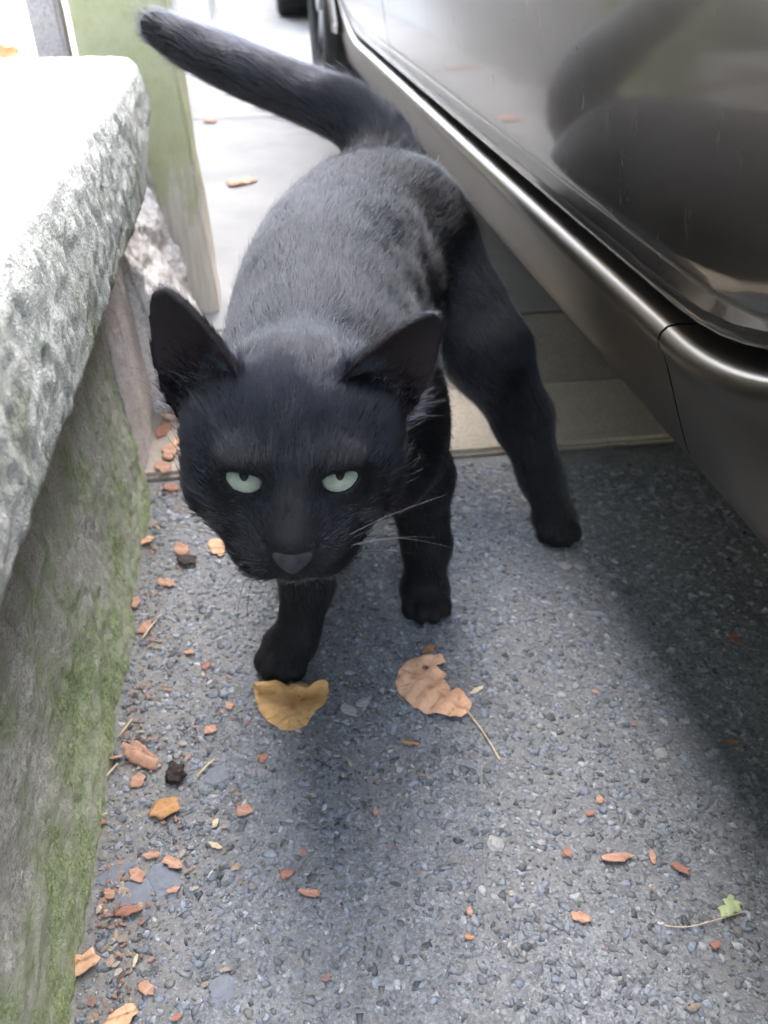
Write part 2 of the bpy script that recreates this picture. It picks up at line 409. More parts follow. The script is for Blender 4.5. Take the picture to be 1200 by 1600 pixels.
def side_panel(name, car, paint, t0, t1, arch=None, near=True, n=40, zlow=None):
    """outer skin between two shut lines, with a wheel arch cut out where one falls inside it"""
    V = []; F = []; m = len(SIDE)
    ts = [t0+(t1-t0)*i/n for i in range(n+1)]
    zt = SIDE[-1][1]
    prof_s = lambda z: np.interp(z, [p[1] for p in SIDE], [p[0] for p in SIDE])
    rows = 18
    for t in ts:
        zb = (.2785+rise(t)) if zlow is None else zlow
        if arch:
            ac, ar = arch
            if abs(t-ac) < ar: zb = max(zb, .31+math.sqrt(ar*ar-(t-ac)**2))
        taper = .05*max(0, (t-2.6)/.7)**2+.05*max(0, (-.4-t)/.7)**2
        for k in range(rows+1):
            z = zb+(zt-zb)*(k/rows)**1.15
            s = float(prof_s(z)) + taper
            if arch:                                            # flared lip
                d = math.hypot(t-ac, z-.31)-ar
                s -= .014*math.exp(-max(0, d)/.03)
            V.append((s if near else 2*.168+W_CAR-s, t, z))
    # return flange at the lower edge so the skin has thickness
    mm = rows+2; V2 = []
    for j in range(len(ts)):
        col = V[j*(rows+1):(j+1)*(rows+1)]
        b = col[0]; sg = 1 if near else -1
        V2 += [(b[0]+sg*.03, b[1], b[2]+.002)]+col
    for j in range(len(ts)-1):
        for i in range(mm-1):
            f = (j*mm+i, (j+1)*mm+i, (j+1)*mm+i+1, j*mm+i+1)
            F.append(f if near else f[::-1])
    return mesh_obj(name, V2, F, paint, car, smooth=True)
def make_car(name, label, paint, loc):
    car = empty(name, loc, TH); tag(car, label, 'car')
    for near in (True, False):
        mi = (lambda p: p) if near else mirror
        # doors and body sides
        for (a, b) in ((.10, 1.277), (1.282, 2.04)):
            side_door = side_panel('door', car, paint, a, b, None if a > 1 else (-.17,.385), near)
            x = .1685 if near else 2*.168+W_CAR-.1685
            sg = -1 if near else 1
            bm = bmesh.new()
            block(bm, min(x, x+sg*.03), max(x, x+sg*.03), b-.30, b-.14, .735, .765, .008)
            bm_obj('handle', bm, paint, side_door)
            # lower return of the door: a bevelled band above the shut line
            ts = np.linspace(a, b, 60)
            sweep('door_flange', mi([(.215,.268),(.2005,.2685),(.1965,.2705),(.1950,.2745),(.1956,.2784)]), ts, paint, side_door, lambda t, z: rise(t))
        side_panel('quarter_panel', car, paint, -1.0, .096, (-.17,.36), near, 60, .24)
        side_panel('fender', car, paint, 2.044, 3.2, (2.47,.36), near, 60, .24)
        # sill with its rounded ridge, jointed where it meets the quarter panel
        sp = [(.34,.150),(.235,.172),(.226,.179),(.221,.188),(.212,.208),(.2045,.226),(.1990,.239),(.1962,.2445),(.1930,.2484),(.1914,.2528),(.1922,.2568),(.1952,.2598),(.2005,.2608),(.216,.2600),(.23,.262)]
        zf = lambda t, z: rise(t)*max(0, min(1, (z-.20)/.05))
        sweep('sill', mi(sp), np.linspace(.366, 2.10, 90), M_sill if paint is M_paint else paint, car, zf)
        sweep('sill_end', mi(sp), np.linspace(.06, .3640, 40), M_sill if paint is M_paint else paint, car, zf)
        # windows
        for (a, b) in ((-.30, .33), (.37, 1.25), (1.31, 2.02)):
            g = [(.225,.875),(.26,.98),(.31,1.12),(.37,1.25),(.40,1.30)]
            ts = np.linspace(a, b, 6)
            sweep('side_window', mi(g), ts, M_glass, car)
        sweep('belt_trim', mi([(.21,.862),(.214,.872),(.222,.878),(.235,.878)]), np.linspace(-.35, 2.1, 6), M_black, car)
        for t in (.35, 1.28):
            sweep('pillar', mi([(.222,.872),(.257,.98),(.307,1.12),(.367,1.25),(.40,1.305)]), [t-.035, t+.035], M_black, car)
        for t in (-.17, 2.47):
            wheel(car, .285 if near else 2*.168+W_CAR-.285, t, side=-1 if near else 1)
    # roof, glass, bonnet, boot, ends, floor
    L, R = .40, 2*.168+W_CAR-.40
    def lofted(nm, rows, mat):
        V = []; F = []; n = 12
        for (t, z, hw, crown) in rows:
            c = .168+W_CAR/2
            for i in range(n+1):
                u = -1+2*i/n; V.append((c+u*hw, t, z+crown*(1-u*u)))
        for j in range(len(rows)-1):
            for i in range(n): F.append((j*(n+1)+i, j*(n+1)+i+1, (j+1)*(n+1)+i+1, (j+1)*(n+1)+i))
        return mesh_obj(nm, V, F, mat, car, smooth=True)
    lofted('roof', [(-.45,1.285,.60,.04),(-.1,1.32,.62,.06),(.6,1.335,.625,.07),(1.2,1.31,.615,.07),(1.45,1.29,.60,.05)], paint)
    lofted('rear_window', [(-.85,.92,.66,.03),(-.45,1.284,.598,.04)], M_glass)
    lofted('windscreen', [(1.45,1.289,.598,.05),(2.15,.90,.70,.05)], M_glass)
    lofted('bonnet', [(2.13,.866,.80,.04),(2.6,.83,.78,.05),(3.0,.76,.74,.05),(3.18,.69,.70,.04)], paint)
    lofted('boot_lid', [(-1.02,.84,.70,.03),(-.83,.875,.72,.03)], paint)
    cab = [(-.98,.866),(-.40,1.29)]
    for nm, t, sg in (('rear_bumper', -1.0, -1), ('front_bumper', 3.2, 1)):
        V = []; F = []; n = 16
        prof = [(.16,.0),(.18,.05),(.30,.07),(.45,.075),(.55,.05),(.70 if sg > 0 else .86, 0)]
        for z, dt in prof:
            for i in range(n+1):
                u = -1+2*i/n
                V.append((.168+W_CAR/2+u*(W_CAR/2-.06), t+sg*(dt-.10*abs(u)**4+.02), z))
        for j in range(len(prof)-1):
            for i in range(n): F.append((j*(n+1)+i, j*(n+1)+i+1, (j+1)*(n+1)+i+1, (j+1)*(n+1)+i))
        bp = mesh_obj(nm, V, F, paint, car, smooth=True)
        for s in (.36, 1.68):
            bm = bmesh.new(); block(bm, s-.14, s+.14, t+sg*.02, t+sg*.085, .58, .70, .02)
            bm_obj('lamp', bm, M_lampred if sg < 0 else M_lampclear, car)
    bm = bmesh.new(); block(bm, .30, 2*.168+W_CAR-.30, .25, 2.02, .125, .30, .01); block(bm, .42, 2*.168+W_CAR-.42, -.9, .26, .13, .29, .01); block(bm, .45, 2*.168+W_CAR-.45, -.9, 3.1, .20, .34, .01)  # floor lowered and extended to keep light from under the car
    block(bm, .24, .33, .40, 2.0, .20, .26, 0); block(bm, 2*.168+W_CAR-.33, 2*.168+W_CAR-.24, .40, 2.0, .20, .26, 0)
    bm_obj('underbody', bm, M_black, car)
    bm = bmesh.new(); block(bm, .30, 2*.168+W_CAR-.30, .20, 2.1, .30, .86, .0)
    bm_obj('cabin_shell', bm, M_black, car)
    bm = bmesh.new(); block(bm, .40, 2*.168+W_CAR-.40, -.9, .19, .345, .80, .0); bm_obj('boot_shell', bm, M_black, car)
    bm = bmesh.new(); block(bm, .40, 2*.168+W_CAR-.40, 2.11, 3.1, .345, .66, 0); bm_obj('engine_shell', bm, M_black, car)
    return car
make_car('parked_car', 'beige metallic car parked beside the cat, close on its right', M_paint, (0,0,0))
make_car('parked_car', 'dark car parked far down the street behind the cat', M_paint2, street(.02, 6.1))

# ------------------------------------------------------------------ the cat
C_HEAD = Vector((-.040, .314, .232))
f0 = Vector((.070, -.992, 0)).normalized(); PITCH, ROLL = rad(8), rad(2.2)
HF = (f0*math.cos(PITCH)+Vector((0,0,-1))*math.sin(PITCH)).normalized()
r0 = Vector((-f0.y, f0.x, 0)).normalized(); HU = HF.cross(r0).normalized()
HR = (r0*math.cos(ROLL)-HU*math.sin(ROLL)).normalized(); HU = HF.cross(HR).normalized()
def H(r, u, f): return C_HEAD+(HR*r+HU*u+HF*f)*.001          # head millimetres -> world
RH = np.array([HR[:], HU[:], HF[:]])                            # rows: head axes

gx = np.concatenate([np.arange(-.262,-.105,.0032), np.arange(-.105,.034,.0014), np.arange(.034,.186,.003)])
gy = np.concatenate([np.arange(.244,.355,.0014), np.arange(.355,.385,.002), np.arange(.385,.86,.0032)])
gz = np.concatenate([np.arange(-.008,.165,.0028), np.arange(.165,.300,.0014), np.arange(.300,.325,.0018), np.arange(.325,.372,.003)])
D = np.full((len(gx), len(gy), len(gz)), .05, np.float32)
FLOW = []                                                       # (a, b, radius, flow vector or None, fur length)
def window(lo, hi, m):
    sl = []
    for g, a, b in zip((gx, gy, gz), lo, hi):
        i0 = max(0, np.searchsorted(g, a-m)-1); i1 = min(len(g), np.searchsorted(g, b+m)+1); sl.append(slice(i0, i1))
    return tuple(sl)
def pts_of(sl):
    X, Y, Z = np.meshgrid(gx[sl[0]], gy[sl[1]], gz[sl[2]], indexing='ij')
    return np.stack([X, Y, Z], -1).astype(np.float32)
def smin(a, b, k):
    h = np.clip(.5+.5*(b-a)/k, 0, 1); return b*(1-h)+a*h-k*h*(1-h)
def put(sl, d, k, sub=False):
    D[sl] = -smin(-D[sl], d, k) if sub else smin(D[sl], d.astype(np.float32), k)
def ell(c, r, axes=None, k=.012, sub=False):
    c = np.array(c, np.float32); r = np.array(r, np.float32); R = r.max()
    sl = window(c-R, c+R, .03); q = pts_of(sl)-c
    if axes is not None: q = q @ np.array(axes, np.float32).T
    k0 = np.linalg.norm(q/r, axis=-1); k1 = np.linalg.norm(q/(r*r), axis=-1)+1e-6
    put(sl, k0*(k0-1)/k1, k, sub)
def hell(c, r, k=.006, sub=False): ell(H(*c), np.array(r)*.001, RH, k, sub)
def cone(a, b, ra, rb, k=.012):
    a = np.array(a, np.float32); b = np.array(b, np.float32); R = max(ra, rb)
    sl = window(np.minimum(a,b)-R, np.maximum(a,b)+R, .03); q = pts_of(sl)
    ab = b-a; t = np.clip(((q-a)@ab)/(ab@ab), 0, 1)
    d = np.linalg.norm(q-(a+t[...,None]*ab), axis=-1)-(ra+(rb-ra)*t); put(sl, d, k)
def limb(chain, fur, k=.012):
    for (p, r), (q, s) in zip(chain[:-1], chain[1:]):
        cone(p, q, r, s, k); FLOW.append((p, q, (r+s)/2, None, fur))

# trunk
for c, r in (((-.036,.440,.195),(.056,.080,.070)), ((-.036,.530,.200),(.066,.110,.074)), ((-.028,.620,.205),(.072,.100,.071)), ((-.010,.690,.214),(.066,.074,.065))):
    ell(c, r, k=.03)
back = [((-.036,.42,.20),.06), ((-.036,.53,.20),.07), ((-.026,.62,.205),.072), ((-.008,.72,.214),.06)]
for (p, r), (q, s) in zip(back[:-1], back[1:]): FLOW.append((p, q, r, None, .0105))
ell((.016,.685,.212),(.050,.06,.06), k=.02)                     # haunch
cone(H(0,-2,-22), (-.036,.425,.205), .040, .052, .02); FLOW.append((tuple(H(0,0,-30)), (-.036,.43,.2), .045, None, .0105))
# front legs
ell((.004,.452,.172),(.034,.05,.06), k=.02); ell((-.070,.432,.172),(.032,.048,.058), k=.02)
limb([((.004,.455,.17),.034),((.022,.478,.115),.024),((.031,.480,.055),.0160),((.031,.483,.022),.0155)], .0055)
limb([((-.068,.435,.17),.034),((-.060,.445,.115),.024),((-.0525,.436,.055),.0162),((-.059,.426,.024),.0158)], .0055)
# hind legs
limb([((.018,.690,.205),.054),((.083,.612,.146),.033)], .010, .024)
limb([((.083,.612,.146),.031),((.116,.618,.085),.0235),((.134,.596,.040),.0170),((.144,.578,.018),.0155)], .0075)
limb([((-.050,.69,.2),.052),((-.078,.63,.145),.032),((-.072,.715,.078),.018),((-.068,.70,.02),.015)], .008)
def paw(x, y, a, w=.0195, l=.027):
    c, s = math.cos(a), math.sin(a)
    ax = [(c, s, 0), (-s, c, 0), (0, 0, 1)]
    ell((x, y, .0125), (w, l*.82, .0135), ax, .006)
    for k, (dx, dy) in enumerate(((-.0125,-.0155),(-.0045,-.0215),(.0045,-.0215),(.0125,-.0155))):
        ell((x+c*dx-s*dy, y+s*dx+c*dy, .0088), (.0066,.0102,.0092), ax, .0016)
    fwd = (s*.03, -c*.03, 0); FLOW.append(((x-fwd[0]*.6, y-fwd[1]*.6, .014), (x+fwd[0], y+fwd[1], .008), .016, None, .0024))
paw(.031,.480,.05); paw(-.066,.421,-.32); paw(.145,.573,.10); paw(-.068,.69,0)
# tail
TAIL = [((-.006,.728,.226),.036),((-.002,.762,.260),.0245),((-.018,.784,.284),.0205),((-.0505,.8002,.2988),.0195),((-.1144,.8318,.3178),.0190),((-.1681,.8564,.3355),.0180),((-.2085,.8792,.3510),.0150)]
TAIL = [((x, y-.014, z), r) for (x, y, z), r in TAIL]
TAIL = [(p, r+d) for (p, r), d in zip(TAIL, (.006,.0040,.0022,.0010,.0002,-.0012,-.0030))]
tp = []
for k in range(len(TAIL)-1):
    p0, p1, p2, p3 = [np.array(TAIL[min(max(k+j, 0), len(TAIL)-1)][0]+(TAIL[min(max(k+j, 0), len(TAIL)-1)][1],)) for j in (-1,0,1,2)]
    for u in (0,.25,.5,.75): tp.append(.5*(2*p1+(p2-p0)*u+(2*p0-5*p1+4*p2-p3)*u*u+(3*p1-p0-3*p2+p3)*u**3))
tp.append(np.array(TAIL[-1][0]+(TAIL[-1][1],)))
for a, b in zip(tp[:-1], tp[1:]): cone(a[:3], b[:3], a[3], b[3], .008)
for (p, r), (q, s_) in zip(TAIL[:-1], TAIL[1:]): FLOW.append((p, q, r, None, .0135))
# head
hell((0,7,-8), (39,33,42), .01)
for s in (-1, 1):
    hell((s*27,-9,4), (20,19,25), .012)
    hell((s*11,-17.5,43), (12.5,10,13), .004)
    hell((s*16.5,-18,31), (13,11.5,14), .010)
    hell((s*16,15.5,23.5), (15,8,11), .007)
    hell((s*20,-8,27), (14,9,10), .008)
    hell((s*27,10,-8), (18,20,26), .012)
cone(H(0,10,26), H(0,-7,48), .0115, .0098, .008)
hell((0,-27,36), (12,9,13), .008)
for s in (-1, 1):                                               # furrow between bridge and whisker pad
    for k in range(4): hell((s*(10.6+.5*k), -6.5-.5*k, 49-5*k), (2.2,2.2,3.4), .0022, True)
hell((0,-12,30), (19,15,18), .012)
EYE_C = [(-19.8,5.8,23.2), (19.8,5.8,23.2)]
def almond(a, sg):                                              # lid edges (mm, seen from the front) above and below the eye's centre
    q = np.clip(1-(np.abs(a)/7.6)**2, 0, 1)
    tl = sg*a*.19
    return 1.5*q**.5+tl, -6.2*q**.55+tl
EYE_F = []
for sg, e in zip((-1, 1), EYE_C):
    c = H(*e); vw = (Vector((0,0,.42))-c).normalized(); ex = (HR-vw*HR.dot(vw)).normalized(); ey = vw.cross(ex); EYE_F.append((c, ex, ey, vw))
    ell(c, (.0113,.0113,.0113), None, .0055)
    sl = window(np.array(c)-.012, np.array(c)+.016, .004); q = pts_of(sl)-np.array(c, np.float32)
    a_, b_, d_ = (q@np.array(ex))*1000, (q@np.array(ey))*1000, (q@np.array(vw))*1000
    up, lo = almond(a_, sg)
    d = np.maximum(np.maximum(b_-up, lo-b_), np.maximum(np.abs(a_)-7.6, 2.0-d_))*.001
    put(sl, d.astype(np.float32), .0010, True)
# ears: thin curved shells
def ear(sg, tp):
    base = np.array(H(sg*32, 24, -15)); tip = np.array(H(*tp))
    e1 = tip-base; L = np.linalg.norm(e1); e1 /= L
    n = np.array(HF*.86+HR*(sg*.36)+HU*.12); n -= e1*(n@e1); n /= np.linalg.norm(n)
    e2 = np.cross(e1, n)
    lo = np.minimum(base, tip)-.02; hi = np.maximum(base, tip)+.02
    sl = window(lo, hi, .02); q = pts_of(sl)-base.astype(np.float32)
    a = q@e1; b = q@e2; c = q@n
    u = np.clip(a/L, 0, 1)
    wd = .0180*(1-u**1.7)**.8+.0030
    surf = b*b/.042-.003*(1-u)
    th = .0027-.0006*u
    d = np.maximum(np.maximum(np.abs(c-surf)-th, np.abs(b)-wd), np.maximum(-a-.008, a-L))*.75
    put(sl, d.astype(np.float32), .004)
    FLOW.append((tuple(base), tuple(tip), .010, None, .0035))
    return base, tip, e1, e2, n, L
EARS = [ear(-1, (-51,68,-19)), ear(1, (60,60,-15))]

def surface_nets(D):
    S = D < 0
    c = [S[i:S.shape[0]-1+i, j:S.shape[1]-1+j, k:S.shape[2]-1+k] for i in (0,1) for j in (0,1) for k in (0,1)]
    cnt = sum(x.astype(np.int8) for x in c)
    act = (cnt > 0) & (cnt < 8)
    I = np.argwhere(act); idx = -np.ones(act.shape, np.int64); idx[act] = np.arange(len(I))
    acc = np.zeros((len(I), 3)); num = np.zeros(len(I)); G = (gx, gy, gz)
    for ax in range(3):
        o = [a for a in range(3) if a != ax]
        for p in (0,1):
            for q in (0,1):
                A = I.copy(); A[:,o[0]] += p; A[:,o[1]] += q; B = A.copy(); B[:,ax] += 1
                da = D[A[:,0],A[:,1],A[:,2]]; db = D[B[:,0],B[:,1],B[:,2]]
                m = (da < 0) != (db < 0); t = np.where(m, da/(da-db+1e-20), 0)
                P = np.stack([G[d][A[:,d]] for d in range(3)], 1).astype(float); Q = np.stack([G[d][B[:,d]] for d in range(3)], 1)
                acc += np.where(m[:,None], P+(Q-P)*t[:,None], 0); num += m
    V = acc/num[:,None]
    F = []
    for ax in range(3):
        o1, o2 = (ax+1) % 3, (ax+2) % 3
        n = S.shape; sA = [slice(1, n[d]-1) for d in range(3)]; sA[ax] = slice(0, n[ax]-1); sB = list(sA); sB[ax] = slice(1, n[ax])
        a, b = S[tuple(sA)], S[tuple(sB)]
        for flip, m in ((False, a & ~b), (True, b & ~a)):
            E = np.argwhere(m)
            if not len(E): continue
            off = [1,1,1]; off[ax] = 0; E = E+off
            def cell(d1, d2):
                X = E.copy(); X[:,o1] += d1; X[:,o2] += d2; return idx[X[:,0],X[:,1],X[:,2]]
            qd = np.stack([cell(-1,-1), cell(0,-1), cell(0,0), cell(-1,0)], 1)
            F.append(qd[:, ::-1] if flip else qd)
    F = np.concatenate(F); return V, F[(F >= 0).all(1)]
CV, CF = surface_nets(D)
CV[:,2] = np.maximum(CV[:,2], .0008)
cat = empty('cat', (-.03, .5, 0))
tag(cat, 'black cat with pale green eyes walking towards the viewer between wall and car', 'cat')
CO = np.array((-.03, .5, 0))
def mat_skin():
    m = Mat('cat_skin', (.006,.0055,.006), .75); v = m.coord()
    m.b.inputs['Specular IOR Level'].default_value = .25
    m.color(m.mix(m.attr('ear', 'Fac'), (.006,.0055,.006), (.022,.011,.011)))
    m.bump(m.noise(v, 400, 4), .4, .001); return m.m
M_skin = mat_skin()
body = mesh_obj('body', CV-CO, CF, M_skin, cat, smooth=True)
VNb = np.empty(len(CV)*3); body.data.vertices.foreach_get('normal', VNb); VNb = VNb.reshape(-1,3)
pink = np.zeros(len(CV))
for base, tip, e1, e2, n_, L_ in EARS:
    g = CV-base; al = g@e1; pink = np.maximum(pink, ((np.linalg.norm(g-al[:,None]*e1, axis=1) < .03) & (al > 0))*np.clip((VNb@n_-.3)/.3, 0, 1)*np.clip(al/.012, 0, 1)*np.clip(1.15-al/L_, 0, 1))
at_ = body.data.attributes.new('ear', 'FLOAT', 'POINT'); at_.data.foreach_set('value', pink.astype(np.float32))

# eyes
cam_v = Vector(cam.location)
def mat_iris():
    m = Mat('iris', rough=.12); v = m.coord()
    g = m.n('ShaderNodeSeparateXYZ'); m.l(v, g.inputs[0])
    rr = m.n('ShaderNodeVectorMath'); rr.operation = 'LENGTH'; cx = m.n('ShaderNodeCombineXYZ'); m.l(g.outputs[0], cx.inputs[0]); m.l(g.outputs[1], cx.inputs[1]); m.l(cx.outputs[0], rr.inputs[0])
    c = m.ramp(m.math('MULTIPLY', rr.outputs['Value'], 100), [(.22,(.14,.15,.11)),(.45,(.27,.285,.205)),(.85,(.40,.395,.28)),(.96,(.20,.20,.14))])
    st = m.noise(m.coord((1,1,.1)), 900, 3)
    m.color(m.mix(m.grey(st, .3, .75), c, m.mix(.75, c, (.18,.22,.17))))
    m.b.inputs['Coat Weight'].default_value = .12; m.b.inputs['Coat Roughness'].default_value = .03; m.b.inputs['Specular IOR Level'].default_value = .15
    return m.m
M_iris = mat_iris(); M_pupil = Mat('pupil', (.001,.001,.001), .4, Specular_IOR_Level=.1).m
for sg, e in zip((-1, 1), EYE_C):
    c = H(*e)
    gaze = (EYE_F[0 if sg < 0 else 1][3]*math.cos(rad(15))+EYE_F[0 if sg < 0 else 1][2]*math.sin(rad(15))).normalized()
    ex = (HR-gaze*HR.dot(gaze)).normalized(); ey = gaze.cross(ex)
    Rm = Matrix((ex, ey, gaze)).transposed().to_4x4(); Mx = Matrix.Translation(c-Vector(CO)) @ Rm
    bm = bmesh.new(); bmesh.ops.create_uvsphere(bm, u_segments=48, v_segments=32, radius=.0101)
    eye = bm_obj('eye', bm, M_iris, cat, smooth=True); eye.matrix_local = Mx
    V = [(0,0,.0103)]; F = []                                    # slit pupil, a cap on the cornea
    for j in range(1, 7):
        for i in range(32):
            a = 2*math.pi*i/32; x = .0022*j/6*math.cos(a); y = .0042*j/6*math.sin(a); V.append((x, y, math.sqrt((.0103-.00018*(j/6)**3)**2-x*x-y*y)))
    for i in range(32):
        F.append((0, 1+i, 1+(i+1) % 32))
        for j in range(5): F.append((1+j*32+i, 1+(j+1)*32+i, 1+(j+1)*32+(i+1) % 32, 1+j*32+(i+1) % 32))
    mesh_obj('pupil', V, F, M_pupil, eye, smooth=True)
# fur: individual strands combed along the limbs and trunk
def make_fur(n_body=290000):
    r = np.random.default_rng(9)
    me = body.data
    me.calc_loop_triangles(); T = np.empty(len(me.loop_triangles)*3, np.int32); me.loop_triangles.foreach_get('vertices', T); T = T.reshape(-1,3)
    VN = np.empty(len(CV)*3); me.vertices.foreach_get('normal', VN); VN = VN.reshape(-1,3)
    a, b, c = CV[T[:,0]], CV[T[:,1]], CV[T[:,2]]
    cr = np.cross(b-a, c-a); area = np.linalg.norm(cr, axis=1)*.5; mid = (a+b+c)/3
    hd = np.linalg.norm(mid-np.array(C_HEAD), axis=1) < .075
    front = (mid[:,1] < .52)
    wgt = area*np.where(hd, 2.3, np.where(front, 1.2, 1.0)); wgt[mid[:,2] < .003] = 0
    pick = r.choice(len(T), n_body, p=wgt/wgt.sum())
    u, v = r.random(n_body), r.random(n_body); f = u+v > 1; u[f] = 1-u[f]; v[f] = 1-v[f]
    P = a[pick]+(b-a)[pick]*u[:,None]+(c-a)[pick]*v[:,None]
    N = VN[T[pick,0]]*(1-u-v)[:,None]+VN[T[pick,1]]*u[:,None]+VN[T[pick,2]]*v[:,None]; N /= np.linalg.norm(N, axis=1)[:,None]+1e-9
    # combing field and length
    flow = np.zeros_like(P); wsum = np.zeros(len(P)); ln = np.zeros(len(P))
    for p, q, rr, _, fl in FLOW:
        p = np.array(p); q = np.array(q); ab = q-p; t = np.clip(((P-p)@ab)/(ab@ab), 0, 1)
        d = np.maximum(np.linalg.norm(P-(p+t[:,None]*ab), axis=1)-rr, 0); wg = np.exp(-d/.007)+1e-9
        flow += wg[:,None]*(ab/np.linalg.norm(ab)); wsum += wg; ln += wg*fl
    flow /= wsum[:,None]; ln /= wsum
    L = (P-np.array(C_HEAD))@RH.T*1000                           # head coordinates, mm
    q = L/np.array([56,52,64]); hw = np.clip((1.12-np.linalg.norm(q, axis=1))/.22, 0, 1)
    hw *= np.clip((L[:,2]+48)/22, 0, 1)
    nose = np.array([0,-12,60.]); rd = L-nose; dist = np.linalg.norm(rd, axis=1); rd /= dist[:,None]
    rd[:,1] -= .15*(L[:,1] < -10)
    hflow = rd@RH
    hlen = np.interp(dist, [0,8,20,38,60,90], [.0010,.0018,.0030,.0048,.0072,.0095])
    isear = np.zeros(len(P), bool)
    for base, tip, e1, e2, n_, L_ in EARS:
        g = P-base; al = g@e1; isear |= (al > .010) & (np.linalg.norm(g-al[:,None]*e1, axis=1) < .027) & (al < L_+.01)
    inside = isear & ((N@np.array(HF)) > .35)
    hw2 = np.where(isear, 0, hw)
    flow = flow*(1-hw2)[:,None]+hflow*hw2[:,None]; ln = ln*(1-hw2)+hlen*hw2
    ln = np.where(isear, .0042, ln)
    for base, tip, e1, e2, n_, L_ in EARS:
        al = (P-base)@e1; near_ = np.linalg.norm(P-base-al[:,None]*e1, axis=1) < .03
        ln = np.where(inside & near_, .0022+.007*np.clip(1-al/(.55*L_), 0, 1), ln)
    # keep the eyes clear and shorten the fur that would fall across them
    keep = np.ones(len(P), bool)
    for sg, e, (c_, ex_, ey_, vw_) in zip((-1, 1), EYE_C, EYE_F):
        g = (P-np.array(c_))*1000; de = np.linalg.norm(g, axis=1)
        ga, gb, gd = g@np.array(ex_), g@np.array(ey_), g@np.array(vw_); up, lo = almond(ga, sg)
        keep &= ~((gd > 0) & (de < 13) & (np.abs(ga) < 7.8) & (gb < up+.35) & (gb > lo-.35)) & (de > 10.7)
        near_ = np.exp(-np.clip(de-10.5, 0, None)/4.5)
        ln = np.minimum(ln, .0016+.00038*np.clip(de-11, 0, 40))
        out_ = (g/de[:,None]); flow = flow+out_*(2.2*near_)[:,None]
    keep &= ~((np.abs(L[:,0]) < 5.5) & (L[:,2] > 54) & (L[:,1] > -20) & (L[:,1] < -10))
    keep &= ~(inside & (r.random(len(P)) < .35))
    P, N, flow, ln, hw2 = P[keep], N[keep], flow[keep], ln[keep], hw2[keep]
    flow -= N*np.sum(flow*N, 1)[:,None]; flow /= np.linalg.norm(flow, axis=1)[:,None]+1e-6
    # locks: low-frequency turns of the comb, plus single-hair scatter
    side = np.cross(N, flow)
    tw = .34*vnoise(P, 38, 5)+.24*vnoise(P, 150, 8)+.12*r.standard_normal(len(P))+hw2*.35*vnoise(P, 230, 33)
    flow = flow+side*tw[:,None]; flow /= np.linalg.norm(flow, axis=1)[:,None]
    lift = .26+.13*vnoise(P, 60, 15)+.07*r.standard_normal(len(P)); lift = lift+hw2*(.10+.22*vnoise(P, 150, 25)+.08*r.standard_normal(len(P))); lift = np.clip(lift, .12, 1.0)
    ln = ln*(1+.22*r.standard_normal(len(P))).clip(.4, 1.7)
    guard = r.random(len(P)) < .05; ln = np.where(guard & (ln > .003), ln*1.55, ln); lift = np.where(guard, lift*1.5, lift)
    K = 5; n = len(P); out = np.empty((n, K, 3))
    for k in range(K):
        s = k/(K-1)
        out[:,k] = P-N*.0006+ln[:,None]*(N*(lift*(s-.45*s*s))[:,None]*1.2+flow*(.55*s+.45*s*s))
    out[:,:,2] = np.maximum(out[:,:,2], .0006)
    out -= CO
    hc = bpy.data.hair_curves.new('fur'); hc.add_curves([K]*n)
    hc.attributes['position'].data.foreach_set('vector', out.astype(np.float32).ravel())
    ra = hc.attributes.get('radius') or hc.attributes.new('radius', 'FLOAT', 'POINT')
    base_r = np.interp(ln, [.001,.012], [.00006,.000085])*(1+.45*hw2)
    rr = base_r[:,None]*np.array([1,1,.85,.6,.15])[None]
    ra.data.foreach_set('value', rr.astype(np.float32).ravel())
    o = bpy.data.objects.new('fur', hc); COL.objects.link(o); o.parent = cat
    return o
def mat_fur():
    m = bpy.data.materials.new('black_fur'); m.use_nodes = True; nt = m.node_tree
    nt.nodes.remove(nt.nodes['Principled BSDF'])
    h = nt.nodes.new('ShaderNodeBsdfHairPrincipled'); h.parametrization = 'COLOR'
    h.inputs['Color'].default_value = (.005,.005,.0062,1); h.inputs['Roughness'].default_value = .16; h.inputs['IOR'].default_value = 1.36
    h.inputs['Radial Roughness'].default_value = .28; h.inputs['Random Roughness'].default_value = .2
    g = nt.nodes.new('ShaderNodeBsdfHair'); g.component = 'Reflection'; g.inputs['Color'].default_value = (.010,.0118,.0168,1)
    g.inputs['RoughnessU'].default_value = .14; g.inputs['RoughnessV'].default_value = 1.0
    ad = nt.nodes.new('ShaderNodeAddShader'); nt.links.new(h.outputs[0], ad.inputs[0]); nt.links.new(g.outputs[0], ad.inputs[1])   # blue-black gloss
    nt.links.new(ad.outputs[0], nt.nodes['Material Output'].inputs[0]); return m
fur = make_fur(); fur.data.materials.append(mat_fur()); fur['kind'] = 'stuff'

